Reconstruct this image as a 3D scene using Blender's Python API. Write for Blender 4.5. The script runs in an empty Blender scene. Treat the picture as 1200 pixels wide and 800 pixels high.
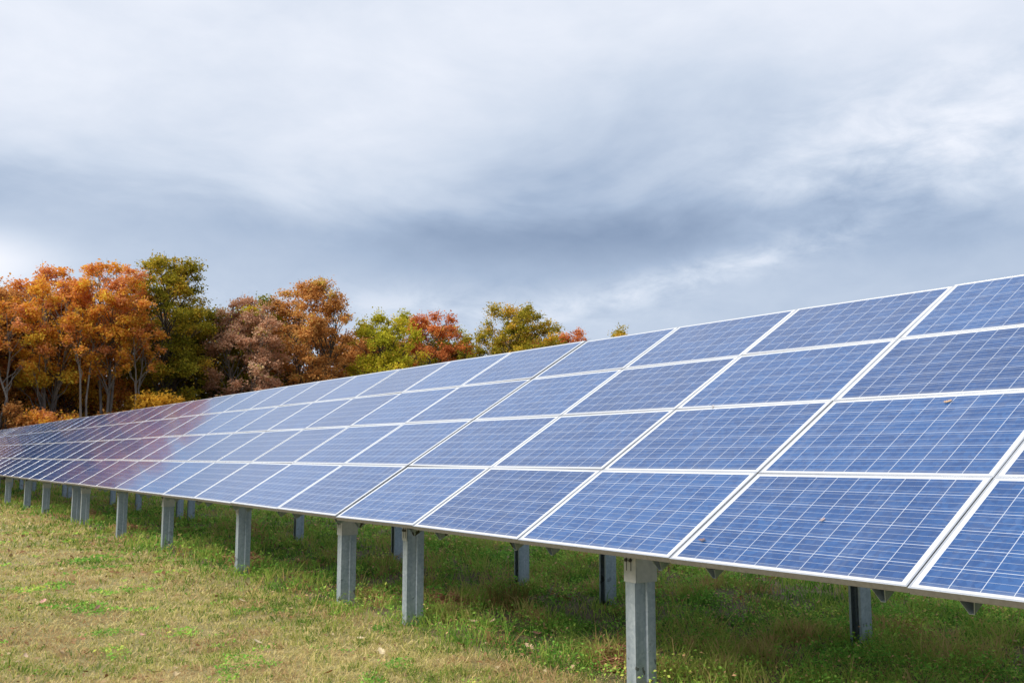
import bpy, bmesh, math, random
import numpy as np
from mathutils import Vector, Matrix

rad = math.radians
scene = bpy.context.scene
COL = scene.collection

# ------------------------------------------------------------------ camera, sky, sun, exposure
cam_d = bpy.data.cameras.new("camera")
cam = bpy.data.objects.new("camera", cam_d)
COL.objects.link(cam)
cam_d.sensor_width = 36.0
cam_d.lens = 1126.8 / 1200 * 36.0
cam_d.clip_start = 0.05
cam_d.clip_end = 5000
CAM = Vector((2.8646, -4.3676, 1.6488))
YAW, PITCH = -0.9618, 0.1171
cam.location = CAM
fw = Vector((math.sin(YAW) * math.cos(PITCH), math.cos(YAW) * math.cos(PITCH), math.sin(PITCH)))
cam.rotation_euler = fw.to_track_quat('-Z', 'Y').to_euler()
scene.camera = cam

SUN_EL, SUN_AZ = rad(44), rad(186)          # azimuth clockwise from +Y
sun_d = bpy.data.lights.new("sun", 'SUN')
sun_d.energy = 4.8
sun_d.angle = rad(38)
sun_d.color = (1.0, 0.94, 0.84)
sun = bpy.data.objects.new("sun", sun_d)
COL.objects.link(sun)
sdir = Vector((math.sin(SUN_AZ) * math.cos(SUN_EL), math.cos(SUN_AZ) * math.cos(SUN_EL), math.sin(SUN_EL)))
sun.rotation_euler = (-sdir).to_track_quat('-Z', 'Y').to_euler()
sun.location = (0, -30, 40)

scene.view_settings.view_transform = 'Standard'
scene.view_settings.look = 'None'
scene.view_settings.gamma = 1
scene.view_settings.exposure = 0.08
scene.view_settings.use_curve_mapping = False
scene.render.engine = 'CYCLES'


class NT:
    """small helper round a node tree"""
    def __init__(self, tree):
        self.t = tree
        self.n = tree.nodes
        self.l = tree.links

    def new(self, kind, **kw):
        nd = self.n.new(kind)
        for k, v in kw.items():
            setattr(nd, k, v)
        return nd

    def put(self, sock, v):
        if hasattr(v, 'is_linked') or isinstance(v, bpy.types.NodeSocket):
            self.l.new(v, sock)
        else:
            sock.default_value = v

    def m(self, op, a, b=0.0, c=None, clamp=False):
        nd = self.new('ShaderNodeMath', operation=op)
        nd.use_clamp = clamp
        self.put(nd.inputs[0], a)
        self.put(nd.inputs[1], b)
        if c is not None:
            self.put(nd.inputs[2], c)
        return nd.outputs[0]

    def mix(self, f, a, b, mode='MIX'):
        nd = self.new('ShaderNodeMix', data_type='RGBA', blend_type=mode)
        self.put(nd.inputs[0], f)
        for s, v in ((nd.inputs[6], a), (nd.inputs[7], b)):
            if isinstance(v, tuple) and len(v) == 3:
                v = v + (1.0,)
            self.put(s, v)
        return nd.outputs[2]

    def ramp(self, f, stops, interp='LINEAR'):
        nd = self.new('ShaderNodeValToRGB')
        cr = nd.color_ramp
        cr.interpolation = interp
        while len(cr.elements) < len(stops):
            cr.elements.new(0.5)
        for e, (p, c) in zip(cr.elements, stops):
            e.position = p
            if not isinstance(c, tuple):
                c = (c, c, c)
            e.color = tuple(c[:3]) + (1.0,)
        self.put(nd.inputs[0], f)
        return nd.outputs[0]

    def noise(self, vec, scale, detail=4.0, rough=0.55, dist=0.0):
        nd = self.new('ShaderNodeTexNoise')
        if vec is not None:
            self.l.new(vec, nd.inputs['Vector'])
        nd.inputs['Scale'].default_value = scale
        nd.inputs['Detail'].default_value = detail
        nd.inputs['Roughness'].default_value = rough
        nd.inputs['Distortion'].default_value = dist
        return nd.outputs[0]


# ---- world: Nishita sky behind a nearly closed, softly streaked cloud deck
world = bpy.data.worlds.new("World")
scene.world = world
world.use_nodes = True
W = NT(world.node_tree)
W.n.clear()
STR = 0.1
sky = W.new('ShaderNodeTexSky', sky_type='NISHITA')
sky.sun_disc = False
sky.sun_elevation = SUN_EL
sky.sun_rotation = SUN_AZ
tc = W.new('ShaderNodeTexCoord')
sep = W.new('ShaderNodeSeparateXYZ')
W.l.new(tc.outputs['Generated'], sep.inputs[0])
dx, dy, dz = sep.outputs
az = W.m('MULTIPLY', W.m('ARCTAN2', dx, dy), 180 / math.pi)
zc = W.m('MAXIMUM', dz, 0.0)
inv = W.m('DIVIDE', 1.0, W.m('ADD', zc, 0.90))
comb = W.new('ShaderNodeCombineXYZ')
W.put(comb.inputs[0], W.m('MULTIPLY', dx, inv))
W.put(comb.inputs[1], W.m('MULTIPLY', dy, inv))
W.put(comb.inputs[2], W.m('MULTIPLY', zc, 1.7))
cl = comb.outputs[0]
n_big = W.noise(cl, 2.4, 5, 0.55, 0.5)
n_mid = W.noise(cl, 5.0, 6, 0.56, 0.5)
n_fine = W.noise(cl, 15.0, 7, 0.6, 0.3)
zw = W.m('ADD', zc, W.m('ADD', W.m('MULTIPLY', W.m('SUBTRACT', n_big, 0.5), 0.16),
                        W.m('MULTIPLY', W.m('SUBTRACT', n_mid, 0.5), 0.07)))
base = W.ramp(zw, [(0.0, 0.64), (0.12, 0.60), (0.17, 0.56), (0.21, 0.46), (0.24, 0.50), (0.275, 0.68), (0.32, 0.74), (0.38, 0.79), (0.48, 0.815)], 'B_SPLINE')


def blob(a0, z0, sa, sz, slope=0.0):
    da = W.m('SUBTRACT', az, a0)
    e = W.m('SUBTRACT', W.m('SUBTRACT', dz, z0), W.m('MULTIPLY', da, slope))
    q = W.m('ADD', W.m('POWER', W.m('ABSOLUTE', W.m('DIVIDE', da, sa)), 2.0), W.m('POWER', W.m('ABSOLUTE', W.m('DIVIDE', e, sz)), 2.0))
    return W.m('EXPONENT', W.m('MULTIPLY', q, -1.0))


streak = W.m('MULTIPLY', W.m('SUBTRACT', n_fine, 0.32), 3.2, clamp=True)
lum = base
for args, amt, wisp in [((-50, 0.232, 15, 0.055), -0.15, False),
                        ((-76, 0.215, 12, 0.040), 0.07, False),
                        ((-85.5, 0.175, 4.5, 0.030), 0.42, False),
                        ((-60, 0.150, 11, 0.022), 0.18, True),
                        ((-43.5, 0.184, 8.5, 0.016, 0.0036), 0.32, True),
                        ((-33.0, 0.275, 9, 0.050), 0.22, True),
                        ((-25.0, 0.33, 9, 0.04), 0.12, True),
                        ((-36.0, 0.36, 14, 0.03), -0.05, False), ((-46, 0.30, 13, 0.075), -0.15, False)]:
    b = blob(*args)
    if wisp:
        b = W.m('MULTIPLY', b, streak)
    lum = W.m('ADD', lum, W.m('MULTIPLY', b, amt))
lum = W.m('ADD', lum, W.m('MULTIPLY', W.m('SUBTRACT', n_mid, 0.5), 0.26))
lum = W.m('ADD', lum, W.m('MULTIPLY', W.m('SUBTRACT', n_big, 0.5), 0.22))
lum = W.m('ADD', lum, W.m('MULTIPLY', W.m('SUBTRACT', n_fine, 0.5), 0.10))
east = blob(95, 0.2, 50, 0.9)  # unseen eastern sky, dimming added to darken the east faces of the posts
lum = W.m('SUBTRACT', lum, W.m('MULTIPLY', east, 0.34))
cloud = W.ramp(lum, [(0.25, (0.23, 0.31, 0.46)), (0.45, (0.39, 0.485, 0.645)), (0.65, (0.60, 0.68, 0.81)), (0.85, (0.83, 0.87, 0.96)), (1.0, (1.0, 1.0, 1.02))])
cl10 = W.new('ShaderNodeVectorMath', operation='SCALE')
W.l.new(cloud, cl10.inputs[0])
cl10.inputs['Scale'].default_value = 1.0 / STR
col = W.mix(0.95, sky.outputs[0], cl10.outputs[0])
bg = W.new('ShaderNodeBackground')
W.l.new(col, bg.inputs['Color'])
bg.inputs['Strength'].default_value = STR
wo = W.new('ShaderNodeOutputWorld')
W.l.new(bg.outputs[0], wo.inputs['Surface'])


# ------------------------------------------------------------------ helpers
def link(o, parent=None):
    COL.objects.link(o)
    if parent is not None:
        o.parent = parent
    return o


def empty(name, loc, label, cat, group=None):
    o = bpy.data.objects.new(name, None)
    o.empty_display_size = 0.2
    o.location = loc
    link(o)
    return tag(o, label, cat, group)


def tag(o, label=None, cat=None, group=None, kind=None):
    if label:
        o['label'] = label
    if cat:
        o['category'] = cat
    if group:
        o['group'] = group
    if kind:
        o['kind'] = kind
    return o


def np_mesh(name, verts, faces_list, mats, face_attr=None, smooth=False, mat_idx=None):
    """verts (N,3); faces_list: list of (M,k) int arrays"""
    me = bpy.data.meshes.new(name)
    verts = np.asarray(verts, dtype=np.float32)
    me.vertices.add(len(verts))
    me.vertices.foreach_set('co', verts.ravel())
    loops = np.concatenate([f.ravel() for f in faces_list]).astype(np.int32)
    sizes = np.concatenate([np.full(len(f), f.shape[1], dtype=np.int32) for f in faces_list])
    starts = np.concatenate([[0], np.cumsum(sizes)[:-1]]).astype(np.int32)
    me.loops.add(len(loops))
    me.loops.foreach_set('vertex_index', loops)
    me.polygons.add(len(sizes))
    me.polygons.foreach_set('loop_start', starts)
    if mat_idx is not None:
        me.polygons.foreach_set('material_index', np.asarray(mat_idx, dtype=np.int32))
    me.polygons.foreach_set('use_smooth', np.full(len(sizes), smooth, dtype=bool))
    if face_attr:
        for k, v in face_attr.items():
            a = me.attributes.new(k, 'FLOAT', 'FACE')
            a.data.foreach_set('value', np.asarray(v, dtype=np.float32))
    for m_ in (mats if isinstance(mats, (list, tuple)) else [mats]):
        me.materials.append(m_)
    me.update(calc_edges=True)
    return me


class MB:
    """collects boxes / prisms into one mesh"""
    def __init__(self):
        self.v, self.f, self.mi = [], [], []

    def add(self, vs, fs, mi=0):
        o = len(self.v)
        self.v += [tuple(v) for v in vs]
        self.f += [tuple(i + o for i in f) for f in fs]
        self.mi += [mi] * len(fs)

    def box(self, x0, x1, y0, y1, z0, z1, mi=0):
        vs = [(x0, y0, z0), (x1, y0, z0), (x1, y1, z0), (x0, y1, z0), (x0, y0, z1), (x1, y0, z1), (x1, y1, z1), (x0, y1, z1)]
        self.add(vs, [(0, 3, 2, 1), (4, 5, 6, 7), (0, 1, 5, 4), (1, 2, 6, 5), (2, 3, 7, 6), (3, 0, 4, 7)], mi)

    def prism_z(self, pts, z0, z1, mi=0, tops=None):
        n = len(pts)
        t = tops or [z1] * n
        vs = [(x, y, z0) for x, y in pts] + [(x, y, tt) for (x, y), tt in zip(pts, t)]
        fs = [tuple(reversed(range(n))), tuple(range(n, 2 * n))] + [(i, (i + 1) % n, n + (i + 1) % n, n + i) for i in range(n)]
        self.add(vs, fs, mi)

    def mesh(self, name, mats, bevel=0.0):
        me = bpy.data.meshes.new(name)
        me.from_pydata(self.v, [], self.f)
        me.polygons.foreach_set('material_index', self.mi)
        for m_ in (mats if isinstance(mats, (list, tuple)) else [mats]):
            me.materials.append(m_)
        bm = bmesh.new()
        bm.from_mesh(me)
        bmesh.ops.recalc_face_normals(bm, faces=bm.faces)
        if bevel:
            bmesh.ops.bevel(bm, geom=list(bm.edges), offset=bevel, segments=1, affect='EDGES')
        bm.to_mesh(me)
        bm.free()
        me.update()
        return me


def mat(name):
    m_ = bpy.data.materials.new(name)
    m_.use_nodes = True
    t = NT(m_.node_tree)
    t.n.clear()
    out = t.new('ShaderNodeOutputMaterial')
    return m_, t, out


def principled(t, out, color, rough=0.5, metal=0.0, **kw):
    p = t.new('ShaderNodeBsdfPrincipled')
    if isinstance(color, tuple) and len(color) == 3:
        color = color + (1.0,)
    t.put(p.inputs['Base Color'], color)
    t.put(p.inputs['Roughness'], rough)
    t.put(p.inputs['Metallic'], metal)
    for k, v in kw.items():
        t.put(p.inputs[k.replace('_', ' ')], v)
    t.l.new(p.outputs[0], out.inputs['Surface'])
    return p


# ------------------------------------------------------------------ ground
def ground_h(x, y):
    return (0.020 * np.sin(0.9 * x + 1.3 * y) + 0.018 * np.sin(1.7 * x - 0.8 * y + 1.0) + 0.012 * np.sin(3.1 * x + 2.3 * y + 2.0)
            + 0.03 * np.sin(0.21 * x + 0.3) * np.cos(0.27 * y))


g = np.sinh(np.linspace(-6.2, 6.2, 301)) / math.sinh(6.2) * 1500
gx, gy = np.meshgrid(g - 6.0, g + 0.5, indexing='ij')
gz = ground_h(gx, gy) * np.exp(-((gx + 6) ** 2 + gy ** 2) / 90000.0)
idx = np.arange(301 * 301).reshape(301, 301)
gf = np.stack([idx[:-1, :-1], idx[1:, :-1], idx[1:, 1:], idx[:-1, 1:]], -1).reshape(-1, 4)
m_ground, t, out = mat("meadow_soil")
tcn = t.new('ShaderNodeTexCoord').outputs['Object']
n1 = t.noise(tcn, 0.5, 6, 0.6)
n2 = t.noise(tcn, 7.0, 6, 0.7)
n3 = t.noise(tcn, 40.0, 5, 0.7)
c1 = t.ramp(n2, [(0.3, (0.16, 0.125, 0.05)), (0.5, (0.29, 0.24, 0.10)), (0.7, (0.42, 0.34, 0.17))])
c2 = t.ramp(n3, [(0.3, (0.10, 0.10, 0.03)), (0.6, (0.25, 0.22, 0.08)), (0.8, (0.42, 0.34, 0.17))])
sy = t.new('ShaderNodeSeparateXYZ')
t.l.new(tcn, sy.inputs[0])
c3 = t.mix(t.ramp(n1, [(0.4, 0.25), (0.6, 0.7)]), c1, c2)
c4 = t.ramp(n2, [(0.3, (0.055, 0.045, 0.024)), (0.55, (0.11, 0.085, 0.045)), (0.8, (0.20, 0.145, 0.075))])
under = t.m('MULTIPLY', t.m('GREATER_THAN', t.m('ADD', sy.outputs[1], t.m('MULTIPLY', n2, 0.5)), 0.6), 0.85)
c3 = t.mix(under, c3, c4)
bump = t.new('ShaderNodeBump')
bump.inputs['Strength'].default_value = 0.7
bump.inputs['Distance'].default_value = 0.03
t.l.new(n3, bump.inputs['Height'])
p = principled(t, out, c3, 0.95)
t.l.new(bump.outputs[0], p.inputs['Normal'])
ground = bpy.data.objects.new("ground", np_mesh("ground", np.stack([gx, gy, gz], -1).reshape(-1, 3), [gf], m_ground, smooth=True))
link(ground)
tag(ground, "broad level meadow ground under mown straw coloured grass", None, None, 'structure')

# ------------------------------------------------------------------ solar arrays
TILT = 0.5473
CA, SA = math.cos(TILT), math.sin(TILT)
PW, PH, PITCHX, PITCHV = 1.659, 1.0065, 1.665, 1.010
EDGE_Z = 1.0

# aluminium frame
m_frame, t, out = mat("anodised_aluminium_frame")
tcn = t.new('ShaderNodeTexCoord').outputs['Object']
fn = t.noise(tcn, 9.0, 5, 0.6)
fs = t.new('ShaderNodeSeparateXYZ')
t.l.new(tcn, fs.inputs[0])
side_shade = t.m('MULTIPLY', t.m('MULTIPLY', t.m('LESS_THAN', fs.outputs[1], -1.0065 / 2 + 0.0004), t.m('LESS_THAN', fs.outputs[2], -0.0015)),
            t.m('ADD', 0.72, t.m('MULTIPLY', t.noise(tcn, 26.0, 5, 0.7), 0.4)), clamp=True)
fc = t.mix(side_shade, t.ramp(fn, [(0.3, (0.70, 0.71, 0.725)), (0.7, (0.78, 0.79, 0.80))]), (0.165, 0.15, 0.13))  # shade on the lower side face, put into the frame colour
principled(t, out, fc, t.mix(side_shade, t.ramp(fn, [(0.3, 0.24), (0.7, 0.33)]), (0.6, 0.6, 0.6)), t.m('SUBTRACT', 0.95, t.m('MULTIPLY', side_shade, 0.7)))

# photovoltaic laminate
m_cell, t, out = mat("polycrystalline_cells")
tcn = t.new('ShaderNodeTexCoord').outputs['Object']
sp = t.new('ShaderNodeSeparateXYZ')
t.l.new(tcn, sp.inputs[0])
X, Y = sp.outputs[0], sp.outputs[1]
CP = 0.1578
oi = t.new('ShaderNodeObjectInfo')
addv = t.new('ShaderNodeVectorMath', operation='ADD')
t.l.new(tcn, addv.inputs[0])
cmb = t.new('ShaderNodeCombineXYZ')
t.put(cmb.inputs[2], t.m('MULTIPLY', oi.outputs['Random'], 57.0))
t.l.new(cmb.outputs[0], addv.inputs[1])
vor = t.new('ShaderNodeTexVoronoi')
vor.inputs['Scale'].default_value = 34
t.l.new(addv.outputs[0], vor.inputs['Vector'])
vs_ = t.new('ShaderNodeSeparateColor')
t.l.new(vor.outputs['Color'], vs_.inputs[0])
cellid = t.new('ShaderNodeCombineXYZ')
t.put(cellid.inputs[0], t.m('FLOOR', t.m('DIVIDE', X, CP)))
t.put(cellid.inputs[1], t.m('FLOOR', t.m('DIVIDE', Y, CP)))
t.put(cellid.inputs[2], t.m('MULTIPLY', oi.outputs['Random'], 311.0))
wn = t.new('ShaderNodeTexWhiteNoise', noise_dimensions='3D')
t.l.new(cellid.outputs[0], wn.inputs['Vector'])
f = t.m('ADD', t.m('MULTIPLY', vs_.outputs[0], 0.45), t.m('ADD', t.m('MULTIPLY', wn.outputs['Value'], 0.30), t.m('MULTIPLY', oi.outputs['Random'], 0.45)))
cell = t.ramp(f, [(0.1, (0.006, 0.040, 0.145)), (0.5, (0.010, 0.053, 0.180)), (0.9, (0.020, 0.080, 0.235))])
gapd = t.m('MINIMUM', t.m('PINGPONG', X, CP / 2), t.m('PINGPONG', Y, CP / 2))
gap = t.m('LESS_THAN', gapd, 0.0021)
busd = t.m('PINGPONG', t.m('SUBTRACT', Y, CP / 2), CP / 6)
bus = t.m('LESS_THAN', busd, 0.0010)
bord = t.m('MAXIMUM', t.m('GREATER_THAN', t.m('ABSOLUTE', X), CP * 5), t.m('GREATER_THAN', t.m('ABSOLUTE', Y), CP * 3))
c = t.mix(bus, cell, (0.30, 0.335, 0.39))
c = t.mix(gap, c, (0.40, 0.445, 0.53))
c = t.mix(bord, c, (0.58, 0.60, 0.62))
dust = t.noise(tcn, 3.5, 6, 0.65)
c = t.mix(t.m('MULTIPLY', t.m('SUBTRACT', dust, 0.45), 0.10, clamp=True), c, (0.5, 0.5, 0.48))
edge_d = t.m('MULTIPLY', t.m('SUBTRACT', 1.0, t.m('DIVIDE', t.m('ADD', Y, 0.489), 0.05), clamp=True), t.m('MULTIPLY', t.noise(addv.outputs[0], 14.0, 4, 0.6), 0.55))
c = t.mix(edge_d, c, (0.34, 0.32, 0.28))
spn = t.noise(addv.outputs[0], 9.0, 2, 0.4)
spot = t.m('GREATER_THAN', spn, 0.83)
c = t.mix(t.m('MULTIPLY', spot, 0.6), c, (0.55, 0.53, 0.48))
mp2 = t.new('ShaderNodeMapping')
mp2.inputs['Scale'].default_value = (16, 1.1, 1)
t.l.new(addv.outputs[0], mp2.inputs[0])
stk = t.noise(mp2.outputs[0], 1.0, 5, 0.6)
c = t.mix(t.m('MULTIPLY', t.m('SUBTRACT', stk, 0.48, clamp=True), 0.28), c, (0.42, 0.42, 0.42))
rg = t.m('ADD', 0.05, t.m('MULTIPLY', dust, 0.07))
wave = t.noise(addv.outputs[0], 1.6, 2, 0.5)
bmp = t.new('ShaderNodeBump')
bmp.inputs['Strength'].default_value = 0.25
bmp.inputs['Distance'].default_value = 0.004
t.l.new(wave, bmp.inputs['Height'])
p = principled(t, out, c, rg, 0.0, IOR=1.5)
t.l.new(bmp.outputs[0], p.inputs['Normal'])

m_back, t, out = mat("white_backsheet")
principled(t, out, (0.75, 0.76, 0.77), 0.6)

# galvanised steel
m_galv, t, out = mat("galvanised_steel")
tcn = t.new('ShaderNodeTexCoord').outputs['Object']
oi = t.new('ShaderNodeObjectInfo')
av = t.new('ShaderNodeVectorMath', operation='ADD')
t.l.new(tcn, av.inputs[0])
t.l.new(oi.outputs['Location'], av.inputs[1])
mp = t.new('ShaderNodeMapping')
mp.inputs['Scale'].default_value = (14, 14, 1.2)
t.l.new(av.outputs[0], mp.inputs[0])
st = t.noise(mp.outputs[0], 1.0, 6, 0.65)
sg = t.new('ShaderNodeTexVoronoi')
sg.inputs['Scale'].default_value = 45
t.l.new(av.outputs[0], sg.inputs['Vector'])
ss = t.new('ShaderNodeSeparateColor')
t.l.new(sg.outputs['Color'], ss.inputs[0])
k = t.m('ADD', t.m('MULTIPLY', st, 0.75), t.m('MULTIPLY', ss.outputs[0], 0.25))
c = t.ramp(k, [(0.25, (0.26, 0.315, 0.37)), (0.5, (0.36, 0.42, 0.475)), (0.75, (0.47, 0.525, 0.57))])
# dirt and scuffs splashed up from the ground
sz = t.new('ShaderNodeSeparateXYZ')
t.l.new(tcn, sz.inputs[0])
low = t.m('SUBTRACT', 0.42, sz.outputs[2], clamp=True)
spl = t.m('MULTIPLY', t.m('GREATER_THAN', t.noise(av.outputs[0], 11.0, 3, 0.5), 0.63), t.m('MULTIPLY', low, 2.6, clamp=True))
c = t.mix(spl, c, (0.07, 0.06, 0.05))
principled(t, out, c, t.ramp(st, [(0.3, 0.36), (0.7, 0.52)]), 0.55)

m_cap, t, out = mat("dull_zinc_bracket")
tcn = t.new('ShaderNodeTexCoord').outputs['Object']
n_ = t.noise(tcn, 18.0, 5, 0.6)
principled(t, out, t.ramp(n_, [(0.3, (0.42, 0.43, 0.42)), (0.7, (0.55, 0.545, 0.52))]), 0.6, 0.4)
m_dark, t, out = mat("dark_slot_and_bolt")
principled(t, out, (0.03, 0.03, 0.03), 0.5, 0.3)  # one near-black tone for bracket slots and bolts

# panel meshes: laminate (with cells) and frame
mb = MB()
lip = 0.0125
mb.box(-PW / 2 + lip, PW / 2 - lip, -PH / 2 + lip, PH / 2 - lip, -0.006, -0.0015, 0)
ME_CELL = mb.mesh("solar_panel", m_cell)
mb = MB()
TH = 0.040
for (x0, x1, y0, y1) in ((-PW / 2, PW / 2, -PH / 2, -PH / 2 + lip), (-PW / 2, PW / 2, PH / 2 - lip, PH / 2),
                         (-PW / 2, -PW / 2 + lip, -PH / 2 + lip, PH / 2 - lip), (PW / 2 - lip, PW / 2, -PH / 2 + lip, PH / 2 - lip)):
    mb.box(x0, x1, y0, y1, -TH, 0.0)
# backsheet visible from below, and the inner flange
mb.box(-PW / 2 + lip, PW / 2 - lip, -PH / 2 + lip, PH / 2 - lip, -0.011, -0.0075, 1)
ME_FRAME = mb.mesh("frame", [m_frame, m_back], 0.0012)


def rail_mesh(L):
    # hat channel running up the slope: wide at the top, narrow lip at the bottom; local y up-slope, z normal to the panel
    o_ = [(-0.055, 0.0), (-0.055, -0.012), (-0.014, -0.136), (0.014, -0.136), (0.055, -0.012), (0.055, 0.0)]
    i_ = [(0.051, 0.0), (0.051, -0.011), (0.011, -0.132), (-0.011, -0.132), (-0.051, -0.011), (-0.051, 0.0)]
    prof = o_ + i_
    b = MB()
    n = len(prof)
    vs = [(x, 0, z) for x, z in prof] + [(x, L, z) for x, z in prof]
    b.add(vs, [tuple(range(n)), tuple(reversed(range(n, 2 * n)))] + [(i, (i + 1) % n, n + (i + 1) % n, n + i) for i in range(n)])
    return b.mesh("support_rail", m_galv)


SLOPE = 4 * PITCHV
ME_RAIL = rail_mesh(SLOPE - 0.15)


def post_mesh(height_front, name="post"):
    """sigma section post, open to -X: flange to -Y, stepped web to +X, lip flange to +Y; origin at the ground"""
    th = 0.006
    w, d = 0.105, 0.175
    outer = [(-w / 2, -d / 2), (w / 2, -d / 2), (w / 2, 0.010), (w / 2 + 0.014, 0.016), (w / 2 + 0.014, d / 2), (-w / 2, d / 2)]
    inner = [(-w / 2, d / 2 - th), (w / 2 + 0.014 - th, d / 2 - th), (w / 2 + 0.014 - th, 0.021), (w / 2 - th, 0.015), (w / 2 - th, -d / 2 + th), (-w / 2, -d / 2 + th)]
    pts = outer + inner
    b = MB()
    n = len(pts)
    tops = [height_front + (y + d / 2) * math.tan(TILT) for x, y in pts]
    vs = [(x, y, -0.25) for x, y in pts] + [(x, y, z) for (x, y), z in zip(pts, tops)]
    quads = [(i, (i + 1) % n, n + (i + 1) % n, n + i) for i in range(n)]
    b.add(vs, quads)
    return b.mesh(name, m_galv)


def rear_post_mesh(height_front):
    """lipped channel, open towards -Y, so that its hollow shows dark; origin at the ground"""
    th = 0.005
    w, d = 0.115, 0.16
    half = [(w / 2 - 0.022, -d / 2), (w / 2, -d / 2), (w / 2, 0.0), (w / 2 - 0.010, 0.012), (w / 2 - 0.010, d / 2)]
    inner = [(w / 2 - 0.010 - th, d / 2 - th), (w / 2 - 0.010 - th, 0.010), (w / 2 - th, -0.002), (w / 2 - th, -d / 2 + th), (w / 2 - 0.022, -d / 2 + th)]
    pts = half + [(-x, y) for x, y in reversed(half)] + [(-x, y) for x, y in reversed(inner)] + inner
    b = MB()
    n = len(pts)
    vs = [(x, y, -0.25) for x, y in pts] + [(x, y, height_front + (y + d / 2) * math.tan(TILT)) for x, y in pts]
    b.add(vs, [(i, (i + 1) % n, n + (i + 1) % n, n + i) for i in range(n)])
    return b.mesh("post", m_galv)


def cap_mesh(zt, zb, wide=True):
    """bracket wrapped over the head of a post"""
    w, d = 0.105, 0.175
    e = 0.006
    b = MB()
    dz = math.tan(TILT)
    if wide:
        # plate on +X, wider than the post and sloped on top
        y0, y1 = -d / 2 - e, d / 2 + 0.012
        b.prism_z([(w / 2 + 0.017, y0), (w / 2 + 0.024, y0), (w / 2 + 0.024, y1), (w / 2 + 0.017, y1)], zb, 0, 0,
                  [zt, zt, zt + (y1 - y0) * dz * 0.8, zt + (y1 - y0) * dz * 0.8])
        b.box(-w / 2 - 0.004, w / 2 + 0.024, -d / 2 - 0.009, -d / 2 - 0.003, zb, zt)
    else:
        b.box(-w / 2 - 0.003, w / 2 - 0.004, -d / 2 - 0.009, -d / 2 - 0.003, zb, zt)
    for sx in (-0.024, 0.024):
        b.box(sx - 0.003, sx + 0.003, -d / 2 - 0.011, -d / 2 - 0.0085, zt - 0.16, zt - 0.02, 1)
        cs = [(sx + 0.013 * math.cos(a_), 0, zt - 0.085 + 0.013 * math.sin(a_)) for a_ in np.linspace(0, 2 * math.pi, 7)[:-1]]
        v0 = [(x, -d / 2 - 0.024, z) for x, _, z in cs]
        v1 = [(x, -d / 2 - 0.0086, z) for x, _, z in cs]
        b.add(v0 + v1, [tuple(range(6)), tuple(range(6, 12))] + [(i, (i + 1) % 6, 6 + (i + 1) % 6, 6 + i) for i in range(6)], 1)
    return b.mesh("cap_bracket", [m_cap, m_dark], 0.0)


FRONT_Y, REAR_Y = 0.43, 2.88


def deck_z(y):     # underside of the rails at plan position y
    return EDGE_Z + y * math.tan(TILT) - (0.04 + 0.15) / CA


ZF = deck_z(FRONT_Y - 0.09) - 0.02
ZR = deck_z(REAR_Y - 0.09) - 0.02
ME_POSTF, ME_POSTR = post_mesh(ZF), rear_post_mesh(ZR)
ME_CAPW, ME_CAPN = cap_mesh(ZF + 0.02, 0.745, True), cap_mesh(ZF + 0.02, 0.80, False)
ME_CAPR = cap_mesh(ZR + 0.02, ZR - 0.25, True)


def beam_mesh(L):
    b = MB()
    b.box(-L / 2, L / 2, -0.03, 0.03, -0.10, -0.002)
    return b.mesh("cross_beam", m_galv)


rnd = random.Random(5)
LEAN = {}


def solar_array(x_right, ncol, posts, label):
    """x_right: the right-hand (greater X) end; posts: list of (x, wide cap)"""
    L = ncol * PITCHX
    root = empty("solar_array", (x_right - L / 2, 0, 0), label, "solar array", "tilted solar arrays standing end to end in one long row")
    ox = x_right - L / 2
    for ci in range(ncol):
        xc = x_right - (ci + 0.5) * PITCHX - ox
        for r in range(4):
            v = (r + 0.5) * PITCHV
            pn = bpy.data.objects.new("solar_panel", ME_CELL)
            link(pn, root)
            j = 0.0023
            pn.location = (xc, v * CA, EDGE_Z + v * SA)
            pn.rotation_euler = (TILT + rnd.gauss(0, j), rnd.gauss(0, j), rnd.gauss(0, 0.0004))
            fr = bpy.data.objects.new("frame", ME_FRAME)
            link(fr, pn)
        for s in (-1, 1):
            rl = bpy.data.objects.new("support_rail", ME_RAIL)
            link(rl, root)
            v = 0.075
            n_off = -(TH + 0.003)
            rl.location = (xc + s * (PITCHX / 2 - 0.24), v * CA - n_off * SA, EDGE_Z + v * SA + n_off * CA)
            rl.rotation_euler = (TILT, 0, 0)
    bm_ = beam_mesh(L - 0.3)
    for y in (FRONT_Y, REAR_Y):
        be = bpy.data.objects.new("cross_beam", bm_)
        link(be, root)
        be.location = (0, y, deck_z(y))
        be.rotation_euler = (TILT, 0, 0)
    for px, wide in posts:
        for y, me, cme in ((FRONT_Y, ME_POSTF, ME_CAPW if wide else ME_CAPN), (REAR_Y, ME_POSTR, ME_CAPR)):
            po = bpy.data.objects.new("post", me)
            link(po, root)
            dx_ = (0.09 if px > -6.5 else 0.0) if y == REAR_Y else 0
            po.location = (px - ox + dx_, y + rnd.gauss(0, 0.008), 0)
            po.rotation_euler = (0, rnd.gauss(0, 0.004), rnd.gauss(0, 0.03))
            cp = bpy.data.objects.new("cap_bracket", cme)
            link(cp, po)
    return root


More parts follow.
